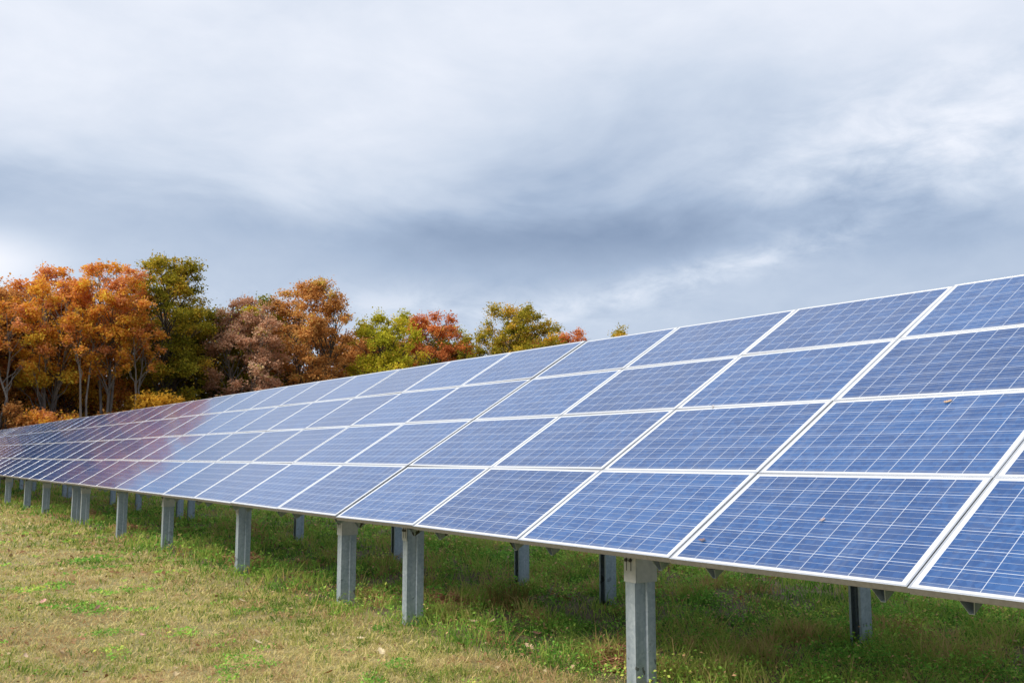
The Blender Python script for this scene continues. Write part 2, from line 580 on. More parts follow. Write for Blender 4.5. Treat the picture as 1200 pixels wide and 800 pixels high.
GAP = 0.020
xr = 5 * PITCHX
tables = [
    (9, [(7.6, True), (4.4, True), (1.0, False), (-2.42, True), (-5.74, False)], "nearest solar array of deep blue panels filling the right side of the photo"),
    (9, [(-7.30, True), (-10.66, False), (-14.55, True), (-17.75, False), (-21.35, True)], "second nearest solar array, its pale blue panels mirroring bright cloud"),
    (9, [(-22.35, False), (-26.4, True), (-29.6, False), (-33.6, True), (-36.4, False)], "third solar array down the row, turning purple brown where it mirrors trees"),
    (9, [(-37.5, True), (-41.0, False), (-44.5, True), (-48.0, False), (-51.3, True)], "fourth solar array down the row, dark with narrow looking panels"),
    (9, [(-52.6, False), (-56.0, True), (-59.5, False), (-63.0, True), (-66.3, False)], "farthest and smallest solar array, at the left end of the row below the trees"),
]
for i, (nc, posts, lab) in enumerate(tables):
    root = solar_array(xr, nc, posts, lab)
    root.location.z = (0.0, 0.006, -0.006, 0.004, 0.0)[i]
    xr -= nc * PITCHX + GAP


# ------------------------------------------------------------------ grass and ground cover
def attr_leaf_mat(name, stops, transl=0.3, rough=0.6, attr='tint', gain=1.0):
    m_, t, out = mat(name)
    a = t.new('ShaderNodeAttribute')
    a.attribute_name = attr
    c = t.ramp(a.outputs['Fac'], [(p_, tuple(min(v * gain, 0.8) for v in c_)) for p_, c_ in stops])
    d = t.new('ShaderNodeBsdfDiffuse')
    t.l.new(c, d.inputs['Color'])
    tr = t.new('ShaderNodeBsdfTranslucent')
    t.l.new(c, tr.inputs['Color'])
    mx = t.new('ShaderNodeMixShader')
    mx.inputs[0].default_value = transl
    t.l.new(d.outputs[0], mx.inputs[1])
    t.l.new(tr.outputs[0], mx.inputs[2])
    t.l.new(mx.outputs[0], out.inputs['Surface'])
    return m_


def vnoise(x, y, scale, seed):
    """smooth value noise 0..1"""
    r = np.random.RandomState(seed)
    N = 256
    tab = r.rand(N, N)
    u, v = x * scale, y * scale
    iu, iv = np.floor(u).astype(int), np.floor(v).astype(int)
    fu, fv = u - iu, v - iv
    fu = fu * fu * (3 - 2 * fu)
    fv = fv * fv * (3 - 2 * fv)
    a = tab[iu % N, iv % N]
    b = tab[(iu + 1) % N, iv % N]
    c_ = tab[iu % N, (iv + 1) % N]
    d = tab[(iu + 1) % N, (iv + 1) % N]
    return (a * (1 - fu) + b * fu) * (1 - fv) + (c_ * (1 - fu) + d * fu) * fv


def fbm(x, y, scale, seed):
    return (vnoise(x, y, scale, seed) + 0.5 * vnoise(x, y, scale * 2.1, seed + 1) + 0.25 * vnoise(x, y, scale * 4.3, seed + 2)) / 1.75


def polar_points(n, r0, r1, a0, a1, rs, power=1.0):
    """points round the viewing spot, thinning out with distance"""
    u = rs.rand(n)
    r = np.exp(np.log(r0) + (np.log(r1) - np.log(r0)) * u ** power)
    a = np.radians(a0 + (a1 - a0) * rs.rand(n))
    return CAM.x + r * np.sin(a), CAM.y + r * np.cos(a), r


def blades(x, y, h, w, lean, rs, z=None):
    """bent tapering blades: 5 vertices, a quad and a tip triangle each"""
    n = len(x)
    z = ground_h(x, y) if z is None else z
    a = rs.rand(n) * 2 * math.pi
    lx, ly = np.cos(a) * lean, np.sin(a) * lean
    b = rs.rand(n) * 2 * math.pi
    wx, wy = np.cos(b) * w / 2, np.sin(b) * w / 2
    P = np.zeros((n, 5, 3))
    P[:, 0] = np.stack([x - wx, y - wy, z - 0.01], 1)
    P[:, 1] = np.stack([x + wx, y + wy, z - 0.01], 1)
    mx, my = x + lx * h * 0.35, y + ly * h * 0.35
    P[:, 2] = np.stack([mx + wx * 0.8, my + wy * 0.8, z + h * 0.6], 1)
    P[:, 3] = np.stack([mx - wx * 0.8, my - wy * 0.8, z + h * 0.6], 1)
    P[:, 4] = np.stack([x + lx * h, y + ly * h, z + h * (1.0 - 0.35 * np.minimum(lean, 1.6))], 1)
    o = np.arange(n)[:, None] * 5
    return P.reshape(-1, 3), [o + np.array([[0, 1, 2, 3]]), o + np.array([[3, 2, 4]])]


# mown lawn in front of and beyond the row: straw with green patches
rs = np.random.RandomState(11)
m_lawn = attr_leaf_mat("mown_grass", [(0.0, (0.075, 0.150, 0.022)), (0.22, (0.150, 0.215, 0.040)), (0.42, (0.300, 0.285, 0.075)), (0.62, (0.440, 0.375, 0.150)), (0.82, (0.54, 0.45, 0.22)), (1.0, (0.34, 0.22, 0.11))], 0.36, gain=1.34)
x, y, r = polar_points(420000, 6.0, 75, -96, -14, rs, 0.9)
front = 1 / (1 + np.exp((y - 0.15 - 0.5 * (fbm(x, y, 0.9, 3) - 0.5)) / 0.16))
keep = (rs.rand(len(x)) < front)
x, y, r = x[keep], y[keep], r[keep]
gp = fbm(x, y, 0.9, 21)
gp2 = fbm(x, y, 6.5, 31)
gp3 = vnoise(x, y, 14.0, 33)
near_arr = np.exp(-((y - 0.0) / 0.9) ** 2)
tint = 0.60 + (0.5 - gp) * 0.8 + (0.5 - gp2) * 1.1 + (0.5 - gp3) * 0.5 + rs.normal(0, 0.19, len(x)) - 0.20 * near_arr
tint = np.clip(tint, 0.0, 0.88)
brown = (fbm(x, y, 1.9, 77) > 0.60) & (rs.rand(len(x)) < 0.6)
tint[brown] = 0.95 + rs.rand(brown.sum()) * 0.05
h = (0.022 + 0.035 * rs.rand(len(x)) + 0.02 * near_arr) * (1 + 0.25 * (r > 20)) * (0.55 + 1.1 * np.clip(gp2 * 1.6 - 0.3, 0, 1) + 0.5 * (gp3 > 0.75))
w = np.clip(0.0009 * r, 0.0055, 0.05)
lean = 0.4 + 1.5 * rs.rand(len(x))
flat = rs.rand(len(x)) < 0.4 * np.clip(tint * 1.6, 0, 1)
lean[flat] = 2.0 + 1.6 * rs.rand(flat.sum())
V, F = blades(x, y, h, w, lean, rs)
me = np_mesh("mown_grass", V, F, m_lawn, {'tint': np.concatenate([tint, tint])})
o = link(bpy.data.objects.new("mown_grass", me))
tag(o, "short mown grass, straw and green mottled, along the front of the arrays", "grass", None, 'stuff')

# rough grass under and behind the row
m_rough = attr_leaf_mat("rough_grass", [(0.0, (0.030, 0.080, 0.012)), (0.25, (0.070, 0.140, 0.022)), (0.5, (0.140, 0.200, 0.035)), (0.7, (0.19, 0.21, 0.05)), (0.85, (0.22, 0.17, 0.07)), (1.0, (0.19, 0.11, 0.05))], 0.42, gain=2.2)
x, y, r = polar_points(620000, 5.0, 70, -92, -14, rs, 0.85)
edge = 1 / (1 + np.exp(-(y - 0.25 - 0.7 * (fbm(x, y, 0.8, 5) - 0.5)) / 0.15))
gap_ = np.clip(fbm(x, y, 3.4, 151) * 3.0 - 0.95, 0.10, 1) * np.clip(vnoise(x, y, 11.0, 153) * 1.8, 0.25, 1)
keep = (rs.rand(len(x)) < edge * gap_) & (y < 30)
x, y, r = x[keep], y[keep], r[keep]
gp = fbm(x, y, 0.7, 41)
gp2 = fbm(x, y, 2.6, 51)
gp3 = vnoise(x, y, 9.0, 53)
tint = 0.31 + (gp - 0.5) * 0.8 + (gp2 - 0.5) * 1.3 + (gp3 - 0.5) * 0.4 + rs.normal(0, 0.14, len(x))
tint = np.clip(tint, 0, 0.9)
brown = (fbm(x, y, 2.0, 87) > 0.66) & (rs.rand(len(x)) < 0.55)
tint[brown] = 0.9 + rs.rand(brown.sum()) * 0.1
hh = 0.03 + 0.17 * np.clip(gp2 * 2.2 - 0.6, 0, 1) * (0.5 + gp3) + 0.05 * rs.rand(len(x))
h = hh * (0.75 + 0.5 * rs.rand(len(x)))
tall = rs.rand(len(x)) < 0.03
h[tall] *= 1.7
w = np.clip(0.0009 * r, 0.0050, 0.05)
V, F = blades(x, y, h, w, 0.3 + 1.4 * rs.rand(len(x)), rs)
me = np_mesh("rough_grass", V, F, m_rough, {'tint': np.concatenate([tint, tint])})
o = link(bpy.data.objects.new("rough_grass", me))
tag(o, "long unmown grass growing beneath and behind the solar arrays", "grass", None, 'stuff')


def leaf_cards(c, size, rs, flat=0.5, asp=0.6):
    """randomly turned folded leaf quads at centres c; returns verts, faces"""
    n = len(c)
    nrm = rs.normal(size=(n, 3))
    nrm[:, 2] = np.abs(nrm[:, 2]) + flat
    nrm /= np.linalg.norm(nrm, axis=1)[:, None]
    t_ = rs.normal(size=(n, 3))
    u = np.cross(nrm, t_)
    u /= np.linalg.norm(u, axis=1)[:, None]
    v = np.cross(nrm, u)
    s = size[:, None]
    P = np.stack([c - u * s * 0.5, c + v * s * asp * 0.5 + nrm * s * 0.08 - u * s * 0.05, c + u * s * 0.5, c - v * s * asp * 0.5 + nrm * s * 0.08 + u * s * 0.05], 1)
    o = np.arange(n)[:, None] * 4
    return P.reshape(-1, 3), o + np.array([[0, 1, 2, 3]])


# low broad-leaved weeds, thickest at the right behind the first posts
m_weed = attr_leaf_mat("broad_leaf_weeds", [(0.0, (0.035, 0.095, 0.015)), (0.4, (0.085, 0.185, 0.030)), (0.7, (0.16, 0.25, 0.045)), (0.9, (0.28, 0.29, 0.06)), (1.0, (0.30, 0.19, 0.10))], 0.45, gain=2.6)
x, y, r = polar_points(420000, 5.5, 34, -88, -12, rs, 0.9)
dens = np.clip((fbm(x, y, 1.6, 61) - 0.36) * 4, 0, 1) * (0.45 + 0.75 / (1 + np.exp(-(x + 3.4) / 0.8)))
edge = 1 / (1 + np.exp(-(y - 0.45) / 0.15))
lawn_ros = np.clip((fbm(x, y, 2.6, 161) - 0.66) * 12, 0, 1) * 0.8
keep = rs.rand(len(x)) < np.where(y > 0.2, dens * edge, lawn_ros)
x, y, r = x[keep], y[keep], r[keep]
z = ground_h(x, y) + 0.02 + rs.rand(len(x)) ** 1.5 * (0.05 + 0.20 * vnoise(x, y, 4.5, 71))
tint = np.clip(0.45 + (fbm(x, y, 1.8, 91) - 0.5) * 1.1 + rs.normal(0, 0.15, len(x)), 0, 0.95)
tint[rs.rand(len(x)) < 0.05] = 1.0
z[y < 0.2] = ground_h(x, y)[y < 0.2] + 0.015 + 0.03 * rs.rand((y < 0.2).sum())
V, F = leaf_cards(np.stack([x, y, z], 1), (0.014 + 0.026 * rs.rand(len(x))) * np.clip(r / 9, 0.9, 2.2), rs, 0.8)
me = np_mesh("weeds", V, [F], m_weed, {'tint': tint})
o = link(bpy.data.objects.new("weeds", me))
tag(o, "low bright green broad leaved weeds under the nearest array", "weeds", None, 'stuff')

# crumbs of dead leaf and clippings
m_lit = attr_leaf_mat("dead_leaf_crumbs", [(0.0, (0.16, 0.08, 0.04)), (0.4, (0.27, 0.16, 0.08)), (0.7, (0.36, 0.25, 0.14)), (1.0, (0.42, 0.34, 0.20))], 0.1)
x, y, r = polar_points(26000, 6.0, 45, -94, -14, rs, 0.9)
keep = rs.rand(len(x)) < np.clip((fbm(x, y, 0.8, 101) - 0.35) * 3, 0.05, 1)
x, y, r = x[keep], y[keep], r[keep]
z = ground_h(x, y) + np.where(y < 0.2, 0.025, 0.05) + 0.02 * rs.rand(len(x))
V, F = leaf_cards(np.stack([x, y, z], 1), (0.014 + 0.032 * rs.rand(len(x)) ** 2 * 1.6) * np.clip(r / 10, 1, 2.5), rs, 1.5)
me = np_mesh("leaf_litter", V, [F], m_lit, {'tint': rs.rand(len(x))})
o = link(bpy.data.objects.new("leaf_litter", me))
tag(o, "scattered crumbs of dead leaves and dry clippings in the grass", "leaf litter", None, 'stuff')

# heaps of dry brown grass beside the posts
m_hay = attr_leaf_mat("dead_brown_grass", [(0.0, (0.12, 0.060, 0.034)), (0.5, (0.28, 0.145, 0.080)), (1.0, (0.44, 0.28, 0.16))], 0.2, gain=1.5)


def dry_heap(x0, y0, R, H, n, label, seed):
    q = np.random.RandomState(seed)
    a = q.rand(n) * 2 * math.pi
    rr = R * np.sqrt(q.rand(n))
    px, py_ = rr * np.cos(a) * 1.3, rr * np.sin(a) * 0.8
    zz = H * np.clip(1 - (rr / R) ** 2, 0, 1) * (0.4 + 0.6 * q.rand(n))
    L = 0.06 + 0.10 * q.rand(n)
    b = q.rand(n) * 2 * math.pi
    up = q.normal(0.1, 0.25, n)
    dvec = np.stack([np.cos(b), np.sin(b), up], 1)
    side = np.stack([-np.sin(b), np.cos(b), q.normal(0, 0.4, n)], 1) * (0.003 + 0.003 * q.rand(n))[:, None]
    c0 = np.stack([px, py_, zz], 1)
    P = np.stack([c0 - dvec * L[:, None] / 2 - side, c0 - dvec * L[:, None] / 2 + side, c0 + dvec * L[:, None] / 2 + side * 0.6 - [0, 0, 0.01], c0 + dvec * L[:, None] / 2 - side * 0.6 - [0, 0, 0.01]], 1)
    Fq = np.arange(n)[:, None] * 4 + np.array([[0, 1, 2, 3]])
    me = np_mesh("dry_grass_heap", P.reshape(-1, 3), [Fq], m_hay, {'tint': np.clip(q.normal(0.5, 0.25, n), 0, 1)})
    o = link(bpy.data.objects.new("dry_grass_heap", me))
    o.location = (x0, y0, float(ground_h(x0, y0)))
    tag(o, label, "dry grass", "heaps of dead brown grass beside the posts")


dry_heap(-3.05, 0.85, 0.34, 0.16, 1800, "heap of dead brown grass behind the nearest front post", 1)
dry_heap(-6.45, 1.25, 0.40, 0.14, 1500, "spread of dead brown grass right of the second front post", 2)
dry_heap(-7.75, 0.95, 0.26, 0.12, 800, "small heap of dead brown grass left of the third front post", 3)
dry_heap(-11.9, 0.95, 0.42, 0.22, 1300, "mound of dead brown grass left of the mud splashed post", 4)
dry_heap(-19.3, 0.9, 0.60, 0.18, 1000, "low brown dead grass between the fifth and sixth front posts", 5)
dry_heap(-24.7, 1.1, 0.70, 0.22, 900, "distant low brown heap among the far front posts", 6)


def grass_tuft(x0, y0, n, H, spread, stops, label, seed):
    q = np.random.RandomState(seed)
    m_ = attr_leaf_mat("tuft_grass", stops, 0.25)
    a = q.rand(n) * 2 * math.pi
    rr = spread * np.sqrt(q.rand(n)) * 0.4
    px, py_ = rr * np.cos(a), rr * np.sin(a)
    V, F = blades(px, py_, H * (0.5 + 0.5 * q.rand(n)), np.full(n, 0.006), 0.15 + 0.5 * q.rand(n), q, np.zeros(n))
    tv = q.rand(n)
    me = np_mesh("grass_tuft", V, F, m_, {'tint': np.concatenate([tv, tv])})
    o = link(bpy.data.objects.new("grass_tuft", me))
    o.location = (x0, y0, float(ground_h(x0, y0)))
    tag(o, label, "grass tuft")


grass_tuft(-5.95, 1.75, 230, 0.40, 0.55, [(0.0, (0.10, 0.14, 0.03)), (0.6, (0.24, 0.20, 0.06)), (1.0, (0.34, 0.18, 0.075))],
           "tall brownish olive grass tuft in the shade below the third panel column", 1)
grass_tuft(-3.9, 0.95, 160, 0.22, 0.3, [(0.0, (0.12, 0.2, 0.03)), (1.0, (0.3, 0.33, 0.1))],
           "bright green arching grass tuft between the two nearest front posts", 2)
grass_tuft(-2.55, 3.9, 200, 0.20, 0.3, [(0.0, (0.22, 0.23, 0.03)), (1.0, (0.42, 0.38, 0.08))],
           "yellow green grass tuft behind the array, right of the nearest front post", 3)


# ------------------------------------------------------------------ fallen leaves big enough to pick out
def oak_leaf_mesh(L, color, seed):
    q = random.Random(seed)
    half = []
    lob = [(0.0, 0.02), (0.10, 0.05), (0.20, 0.20), (0.27, 0.10), (0.40, 0.28), (0.48, 0.14), (0.62, 0.30), (0.70, 0.15), (0.82, 0.20), (0.92, 0.10), (1.0, 0.0)]
    vs, fs = [], []
    curl = 0.35 + q.random() * 0.4
    for s_, wd in lob:
        zc_ = curl * (s_ - 0.5) ** 2
        for k_ in (-1, -0.5, 0, 0.5, 1):
            wk = wd * (1 + 0.15 * q.uniform(-1, 1))
            vs.append(((s_ - 0.5) * L, k_ * wk * L, (zc_ + 0.55 * curl * (k_ * wk) ** 2 * 3) * L))
    for i in range(len(lob) - 1):
        for k_ in range(4):
            a = i * 5 + k_
            fs.append((a, a + 1, a + 6, a + 5))
    # stalk
    o = len(vs)
    vs += [(-0.5 * L, -0.008 * L, 0.25 * curl * L), (-0.5 * L, 0.008 * L, 0.25 * curl * L), (-0.8 * L, 0.010 * L, 0.3 * curl * L), (-0.8 * L, -0.004 * L, 0.3 * curl * L)]
    fs.append((o, o + 1, o + 2, o + 3))
    m_, t, out = mat("autumn_leaf")
    tcn = t.new('ShaderNodeTexCoord').outputs['Object']
    n_ = t.noise(tcn, 30.0, 4, 0.6)
    dk = tuple(v * 0.6 for v in color)
    principled(t, out, t.ramp(n_, [(0.35, dk), (0.6, color)]), 0.7)
    me = bpy.data.meshes.new("fallen_leaf")
    me.from_pydata(vs, [], fs)
    me.materials.append(m_)
    me.update()
    for p_ in me.polygons:
        p_.use_smooth = True
    return me


def leaf_at(loc, rot, L, color, seed, label, group=None):
    o = bpy.data.objects.new("fallen_leaf", oak_leaf_mesh(L, color, seed))
    link(o)
    o.location = loc
    o.rotation_euler = rot
    tag(o, label, "leaf", group)
    return o


def on_panel(X_, v, L, rz, color, seed, label):
    z_ = 0.006
    M = Matrix.Rotation(TILT, 4, 'X') @ Matrix.Rotation(rz, 4, 'Z')
    leaf_at((X_, v * CA - z_ * SA, EDGE_Z + v * SA + z_ * CA), M.to_euler(), L, color, seed, label, "leaves lying on the panels")


on_panel(-0.70, 1.909, 0.060, 0.4, (0.52, 0.34, 0.20), 1, "tan curled leaf lying on the third panel row up at the far right")
on_panel(-0.81, 0.503, 0.042, 1.0, (0.42, 0.30, 0.28), 2, "pinkish leaf in the middle of the lowest large blue panel")
on_panel(-1.54, 0.208, 0.055, 0.1, (0.20, 0.13, 0.14), 3, "dull brown leaf near the lower left corner of the lowest large panel")
on_panel(-2.88, 2.017, 0.050, 2.0, (0.45, 0.42, 0.42), 4, "small grey leaf on the seam of the third panel row near the middle")

q = random.Random(9)
leafspots = [(-7.4, -2.9, 'orange'), (-6.6, -2.45, 'orange'), (-6.55, -1.95, 'pink'), (-5.0, -1.35, 'peach'), (-3.72, 0.4, 'peach'), (-3.5, 0.25, 'pink'),
             (-5.05, 0.7, 'peach'), (-4.95, 0.85, 'peach'), (-6.7, 0.25, 'tan'), (-8.2, -2.0, 'brown'), (-9.6, -0.9, 'brown'), (-5.6, -1.2, 'tan'),
             (-3.9, -1.3, 'orange'), (-4.4, -0.6, 'tan'), (-11.0, -0.2, 'brown'), (-8.0, -0.5, 'tan'), (-5.2, -0.4, 'tan'), (-6.0, -3.0, 'peach'),
             (-7.0, -3.2, 'brown'), (-4.3, 0.9, 'brown'), (-9.0, -2.4, 'pink'), (-12.5, -1.6, 'tan')]
cols = {'orange': (0.48, 0.20, 0.09), 'pink': (0.58, 0.30, 0.24), 'peach': (0.60, 0.42, 0.27), 'tan': (0.52, 0.42, 0.25), 'brown': (0.20, 0.10, 0.06)}
for i, (lx, ly, c_) in enumerate(leafspots):
    lz = float(ground_h(lx, ly)) + (0.045 if ly < 0.2 else 0.10)
    lab = {'orange': "orange fallen leaf lying on the mown grass", 'pink': "pinkish fallen leaf lying on the grass", 'peach': "pale peach fallen leaf lying on the grass",
           'tan': "tan dry leaf lying on the grass", 'brown': "dark brown dry leaf lying on the grass"}[c_]
    leaf_at((lx, ly, lz), (q.uniform(-.4, .4), q.uniform(-.4, .4), q.uniform(0, 6.3)), q.uniform(0.07, 0.11), cols[c_], 20 + i, lab, "%s fallen leaves on the grass" % c_)

# ------------------------------------------------------------------ trees
m_bark, t, out = mat("grey_bark")
tcn = t.new('ShaderNodeTexCoord').outputs['Object']
mp = t.new('ShaderNodeMapping')
mp.inputs['Scale'].default_value = (6, 6, 1.0)
t.l.new(tcn, mp.inputs[0])
n_ = t.noise(mp.outputs[0], 1.5, 6, 0.65)
principled(t, out, t.ramp(n_, [(0.3, (0.11, 0.095, 0.08)), (0.55, (0.23, 0.205, 0.18)), (0.75, (0.36, 0.33, 0.30))]), 0.9)
m_barkd, t, out = mat("dark_bark")
tcn = t.new('ShaderNodeTexCoord').outputs['Object']
mp = t.new('ShaderNodeMapping')
mp.inputs['Scale'].default_value = (6, 6, 1.0)
t.l.new(tcn, mp.inputs[0])
n_ = t.noise(mp.outputs[0], 1.5, 6, 0.65)
principled(t, out, t.ramp(n_, [(0.3, (0.040, 0.034, 0.028)), (0.7, (0.13, 0.11, 0.09))]), 0.9)


def tube(path, radii, sides=5):
    path = np.asarray(path)
    n = len(path)
    d = np.gradient(path, axis=0)
    d /= np.linalg.norm(d, axis=1)[:, None] + 1e-9
    ref = np.array([0.31, 0.95, 0.05])
    u = np.cross(d, ref)
    u /= np.linalg.norm(u, axis=1)[:, None] + 1e-9
    v = np.cross(d, u)
    a = np.linspace(0, 2 * math.pi, sides + 1)[:-1]
    ring = (np.cos(a)[None, :, None] * u[:, None] + np.sin(a)[None, :, None] * v[:, None]) * np.asarray(radii)[:, None, None] + path[:, None]
    V = ring.reshape(-1, 3)
    i = np.arange(n - 1)[:, None] * sides
    j = np.arange(sides)[None]
    j2 = (j + 1) % sides
    F = np.stack([i + j, i + j2, i + sides + j2, i + sides + j], -1).reshape(-1, 4)
    return V, F


LEAF_RAMPS = {
    'orange': [(0.0, (0.44, 0.205, 0.105)), (0.25, (0.46, 0.20, 0.060)), (0.5, (0.48, 0.225, 0.035)), (0.72, (0.52, 0.29, 0.038)), (1.0, (0.56, 0.38, 0.050))],
    'rust': [(0.0, (0.17, 0.075, 0.028)), (0.3, (0.30, 0.140, 0.042)), (0.6, (0.41, 0.205, 0.065)), (0.85, (0.44, 0.26, 0.09)), (1.0, (0.33, 0.28, 0.05))],
    'tan': [(0.0, (0.20, 0.11, 0.060)), (0.35, (0.34, 0.19, 0.115)), (0.65, (0.45, 0.275, 0.18)), (0.9, (0.48, 0.33, 0.22)), (1.0, (0.32, 0.30, 0.06))],
    'olive': [(0.0, (0.065, 0.070, 0.009)), (0.35, (0.135, 0.128, 0.014)), (0.65, (0.22, 0.185, 0.020)), (0.88, (0.33, 0.245, 0.028)), (1.0, (0.42, 0.25, 0.035))],
    'lime': [(0.0, (0.105, 0.115, 0.012)), (0.35, (0.23, 0.225, 0.018)), (0.7, (0.36, 0.32, 0.028)), (0.9, (0.46, 0.36, 0.04)), (1.0, (0.45, 0.25, 0.05))],
    'scarlet': [(0.0, (0.22, 0.075, 0.030)), (0.35, (0.38, 0.125, 0.040)), (0.65, (0.48, 0.185, 0.060)), (0.88, (0.46, 0.24, 0.065)), (1.0, (0.34, 0.28, 0.04))],
    'gold': [(0.0, (0.19, 0.12, 0.018)), (0.35, (0.34, 0.19, 0.024)), (0.7, (0.44, 0.255, 0.030)), (1.0, (0.50, 0.32, 0.045))],
    'brownred': [(0.0, (0.16, 0.070, 0.034)), (0.4, (0.28, 0.125, 0.055)), (0.7, (0.36, 0.175, 0.075)), (1.0, (0.42, 0.26, 0.08))],
}
LEAF_MATS = {k: attr_leaf_mat(k + "_leaves", v, 0.42, gain=1.7) for k, v in LEAF_RAMPS.items()}
NTREE = [0]


def tree(name, label, x0, y0, H, wid, crown_lo, ramp, nclump=46, nleaf=230, stems=1, bark=None, seed=None, dep=None, group="autumn trees at the wood edge",
         leaf=0.165, tb=0.0, grad=0.0, spread=0.55, clump_r=0.62, low_frac=0.0, top_pow=1.0):
    """stems and limbs grown up to leaf clumps; crown_lo: fraction of H where the crown starts"""
    NTREE[0] += 1
    rs = np.random.RandomState(seed if seed is not None else 100 + NTREE[0])
    root = empty(name, (x0, y0, float(ground_h(x0, y0))), label, "tree" if 'shrub' not in name else "shrub", group)
    wid *= 1.48
    nleaf = int(nleaf * 1.1)
    nclump = int(nclump * 1.95)
    dep = dep or min(wid * 0.9, 6.0)
    # clump centres in an egg shaped envelope, crowding towards its skin
    zc_ = crown_lo * H
    cc = []
    while len(cc) < nclump:
        p_ = rs.uniform(-1, 1, 3)
        rr = (np.abs(p_) ** 2.7).sum() ** (1 / 2.7)
        if rr > 1 or rr < 0.28 or rs.rand() > 0.25 + 0.75 * rr:
            continue
        zz = (p_[2] + 1) / 2
        zz = zz ** 0.85
        fat = 1.0 - 0.15 * zz ** 2 - 0.12 * (1 - zz)
        c_ = np.array([p_[0] * wid / 2 * fat, p_[1] * dep / 2 * fat, zc_ + (H - zc_ - clump_r * 0.7) * zz])
        if cc and min(np.linalg.norm(c_ - k_) for k_ in cc) < spread * clump_r:
            continue
        cc.append(c_)
    cc = np.array(cc)
    # stems
    bv, bf, off = [], [], 0

    def put(path, radii, sides=5):
        nonlocal off
        v, f_ = tube(path, radii, sides)
        bv.append(v)
        bf.append(f_ + off)
        off += len(v)

    R0 = 0.010 * H + 0.03
    spines = []
    for s in range(stems):
        a = rs.rand() * 6.28
        lean = (0.10 + 0.16 * rs.rand()) * wid * (1.0 if stems > 1 else 0.35)
        base = np.array([math.cos(a) * 0.25 * (stems > 1), math.sin(a) * 0.25 * (stems > 1), -0.2])
        top = np.array([math.cos(a) * lean, math.sin(a) * lean, H * (0.86 + 0.06 * rs.rand())])
        ts = np.linspace(0, 1, 9)
        path = base[None] + (top - base)[None] * ts[:, None] + np.stack([rs.normal(0, 0.09, 9), rs.normal(0, 0.09, 9), np.zeros(9)], 1) * (ts[:, None] * (1.5 if wid > 4 else 2.6))
        path[:, :2] *= (0.4 + 0.6 * ts[:, None] ** 0.8)
        rad_ = (R0 * (0.75 if stems > 1 else 1.0)) * (1 - 0.88 * ts) ** 0.8
        put(path, rad_, 7)
        spines.append((path, rad_))
    lv = []
    tints = []
    for c_ in cc:
        # limb from the nearest stem, leaving it lower down
        path, rad_ = spines[int(np.argmin([np.min(np.linalg.norm(p_[:, :2] - c_[:2], axis=1)) for p_, _ in spines]))]
        zt = c_[2] - (0.35 + 0.5 * rs.rand()) * np.linalg.norm(c_[:2] - np.interp(c_[2], path[:, 2], path[:, 0])) - 0.9
        zt = max(zt, H * 0.14)
        st_ = np.array([np.interp(zt, path[:, 2], path[:, 0]), np.interp(zt, path[:, 2], path[:, 1]), zt])
        r0 = min(np.interp(zt, path[:, 2], rad_) * 0.55, 0.075)
        ts = np.linspace(0, 1, 6)
        br = st_[None] + (c_ - st_)[None] * ts[:, None]
        br[:, 2] += np.sin(ts * math.pi) * 0.10 * np.linalg.norm(c_ - st_)
        br[1:-1] += rs.normal(0, 0.07, (4, 3))
        put(br, r0 * (1 - 0.8 * ts) + 0.004, 5)
        cr = clump_r * (0.65 + 0.7 * rs.rand())
        for k_ in range(5):                         # twigs
            d_ = rs.normal(size=3)
            d_[2] = d_[2] * 0.6 + 0.4
            d_ /= np.linalg.norm(d_)
            e = c_ + d_ * cr * (1.0 + 0.45 * rs.rand())
            put(np.stack([br[-2], (br[-2] + e) / 2 + rs.normal(0, 0.05, 3), e]), [0.016, 0.010, 0.004], 3)
        n = int(nleaf * (cr / clump_r) ** 2 * (0.7 + 0.6 * rs.rand()))
        d_ = rs.normal(size=(n, 3))
        d_ /= np.linalg.norm(d_, axis=1)[:, None]
        rr = cr * (0.25 + 0.85 * rs.rand(n) ** 0.6) * (1 + 0.16 * rs.normal(size=n))
        # a few sprays within the clump so that its outline is ragged
        ax = rs.normal(size=(7, 3))
        ax /= np.linalg.norm(ax, axis=1)[:, None]
        which = rs.randint(0, 7, n)
        d_ = d_ * 0.62 + ax[which] * 0.75
        pts = c_ + d_ * rr[:, None] * np.array([1, 1, 0.72])
        lv.append(pts)
        zz = (pts[:, 2] - zc_) / (H - zc_)
        tints.append(np.clip(0.45 + rs.normal(0, 0.15) + rs.normal(0, 0.17, n) + tb + grad * (zz - 0.5), 0, 1))
    if low_frac > 0:                                 # stray leaves on lower limbs
        n = int(low_frac * nclump * nleaf)
        pts = np.stack([rs.normal(0, wid * 0.26, n), rs.normal(0, dep * 0.26, n), rs.uniform(0.12 * H, zc_ + 1.0, n)], 1)
        lv.append(pts)
        tints.append(np.clip(0.4 + rs.normal(0, 0.2, n) + tb, 0, 1))
    pts = np.concatenate(lv)
    V, F = leaf_cards(pts, leaf * (0.5 + 1.0 * rs.rand(len(pts))), rs, 0.35, 0.7)
    cr_o = bpy.data.objects.new("crown", np_mesh("crown", V, [F], LEAF_MATS[ramp], {'tint': np.concatenate(tints)}))
    link(cr_o, root)
    tr_o = bpy.data.objects.new("trunk", np_mesh("trunk", np.concatenate(bv), [np.concatenate(bf)], bark or m_bark, smooth=True))
    link(tr_o, root)
    return root


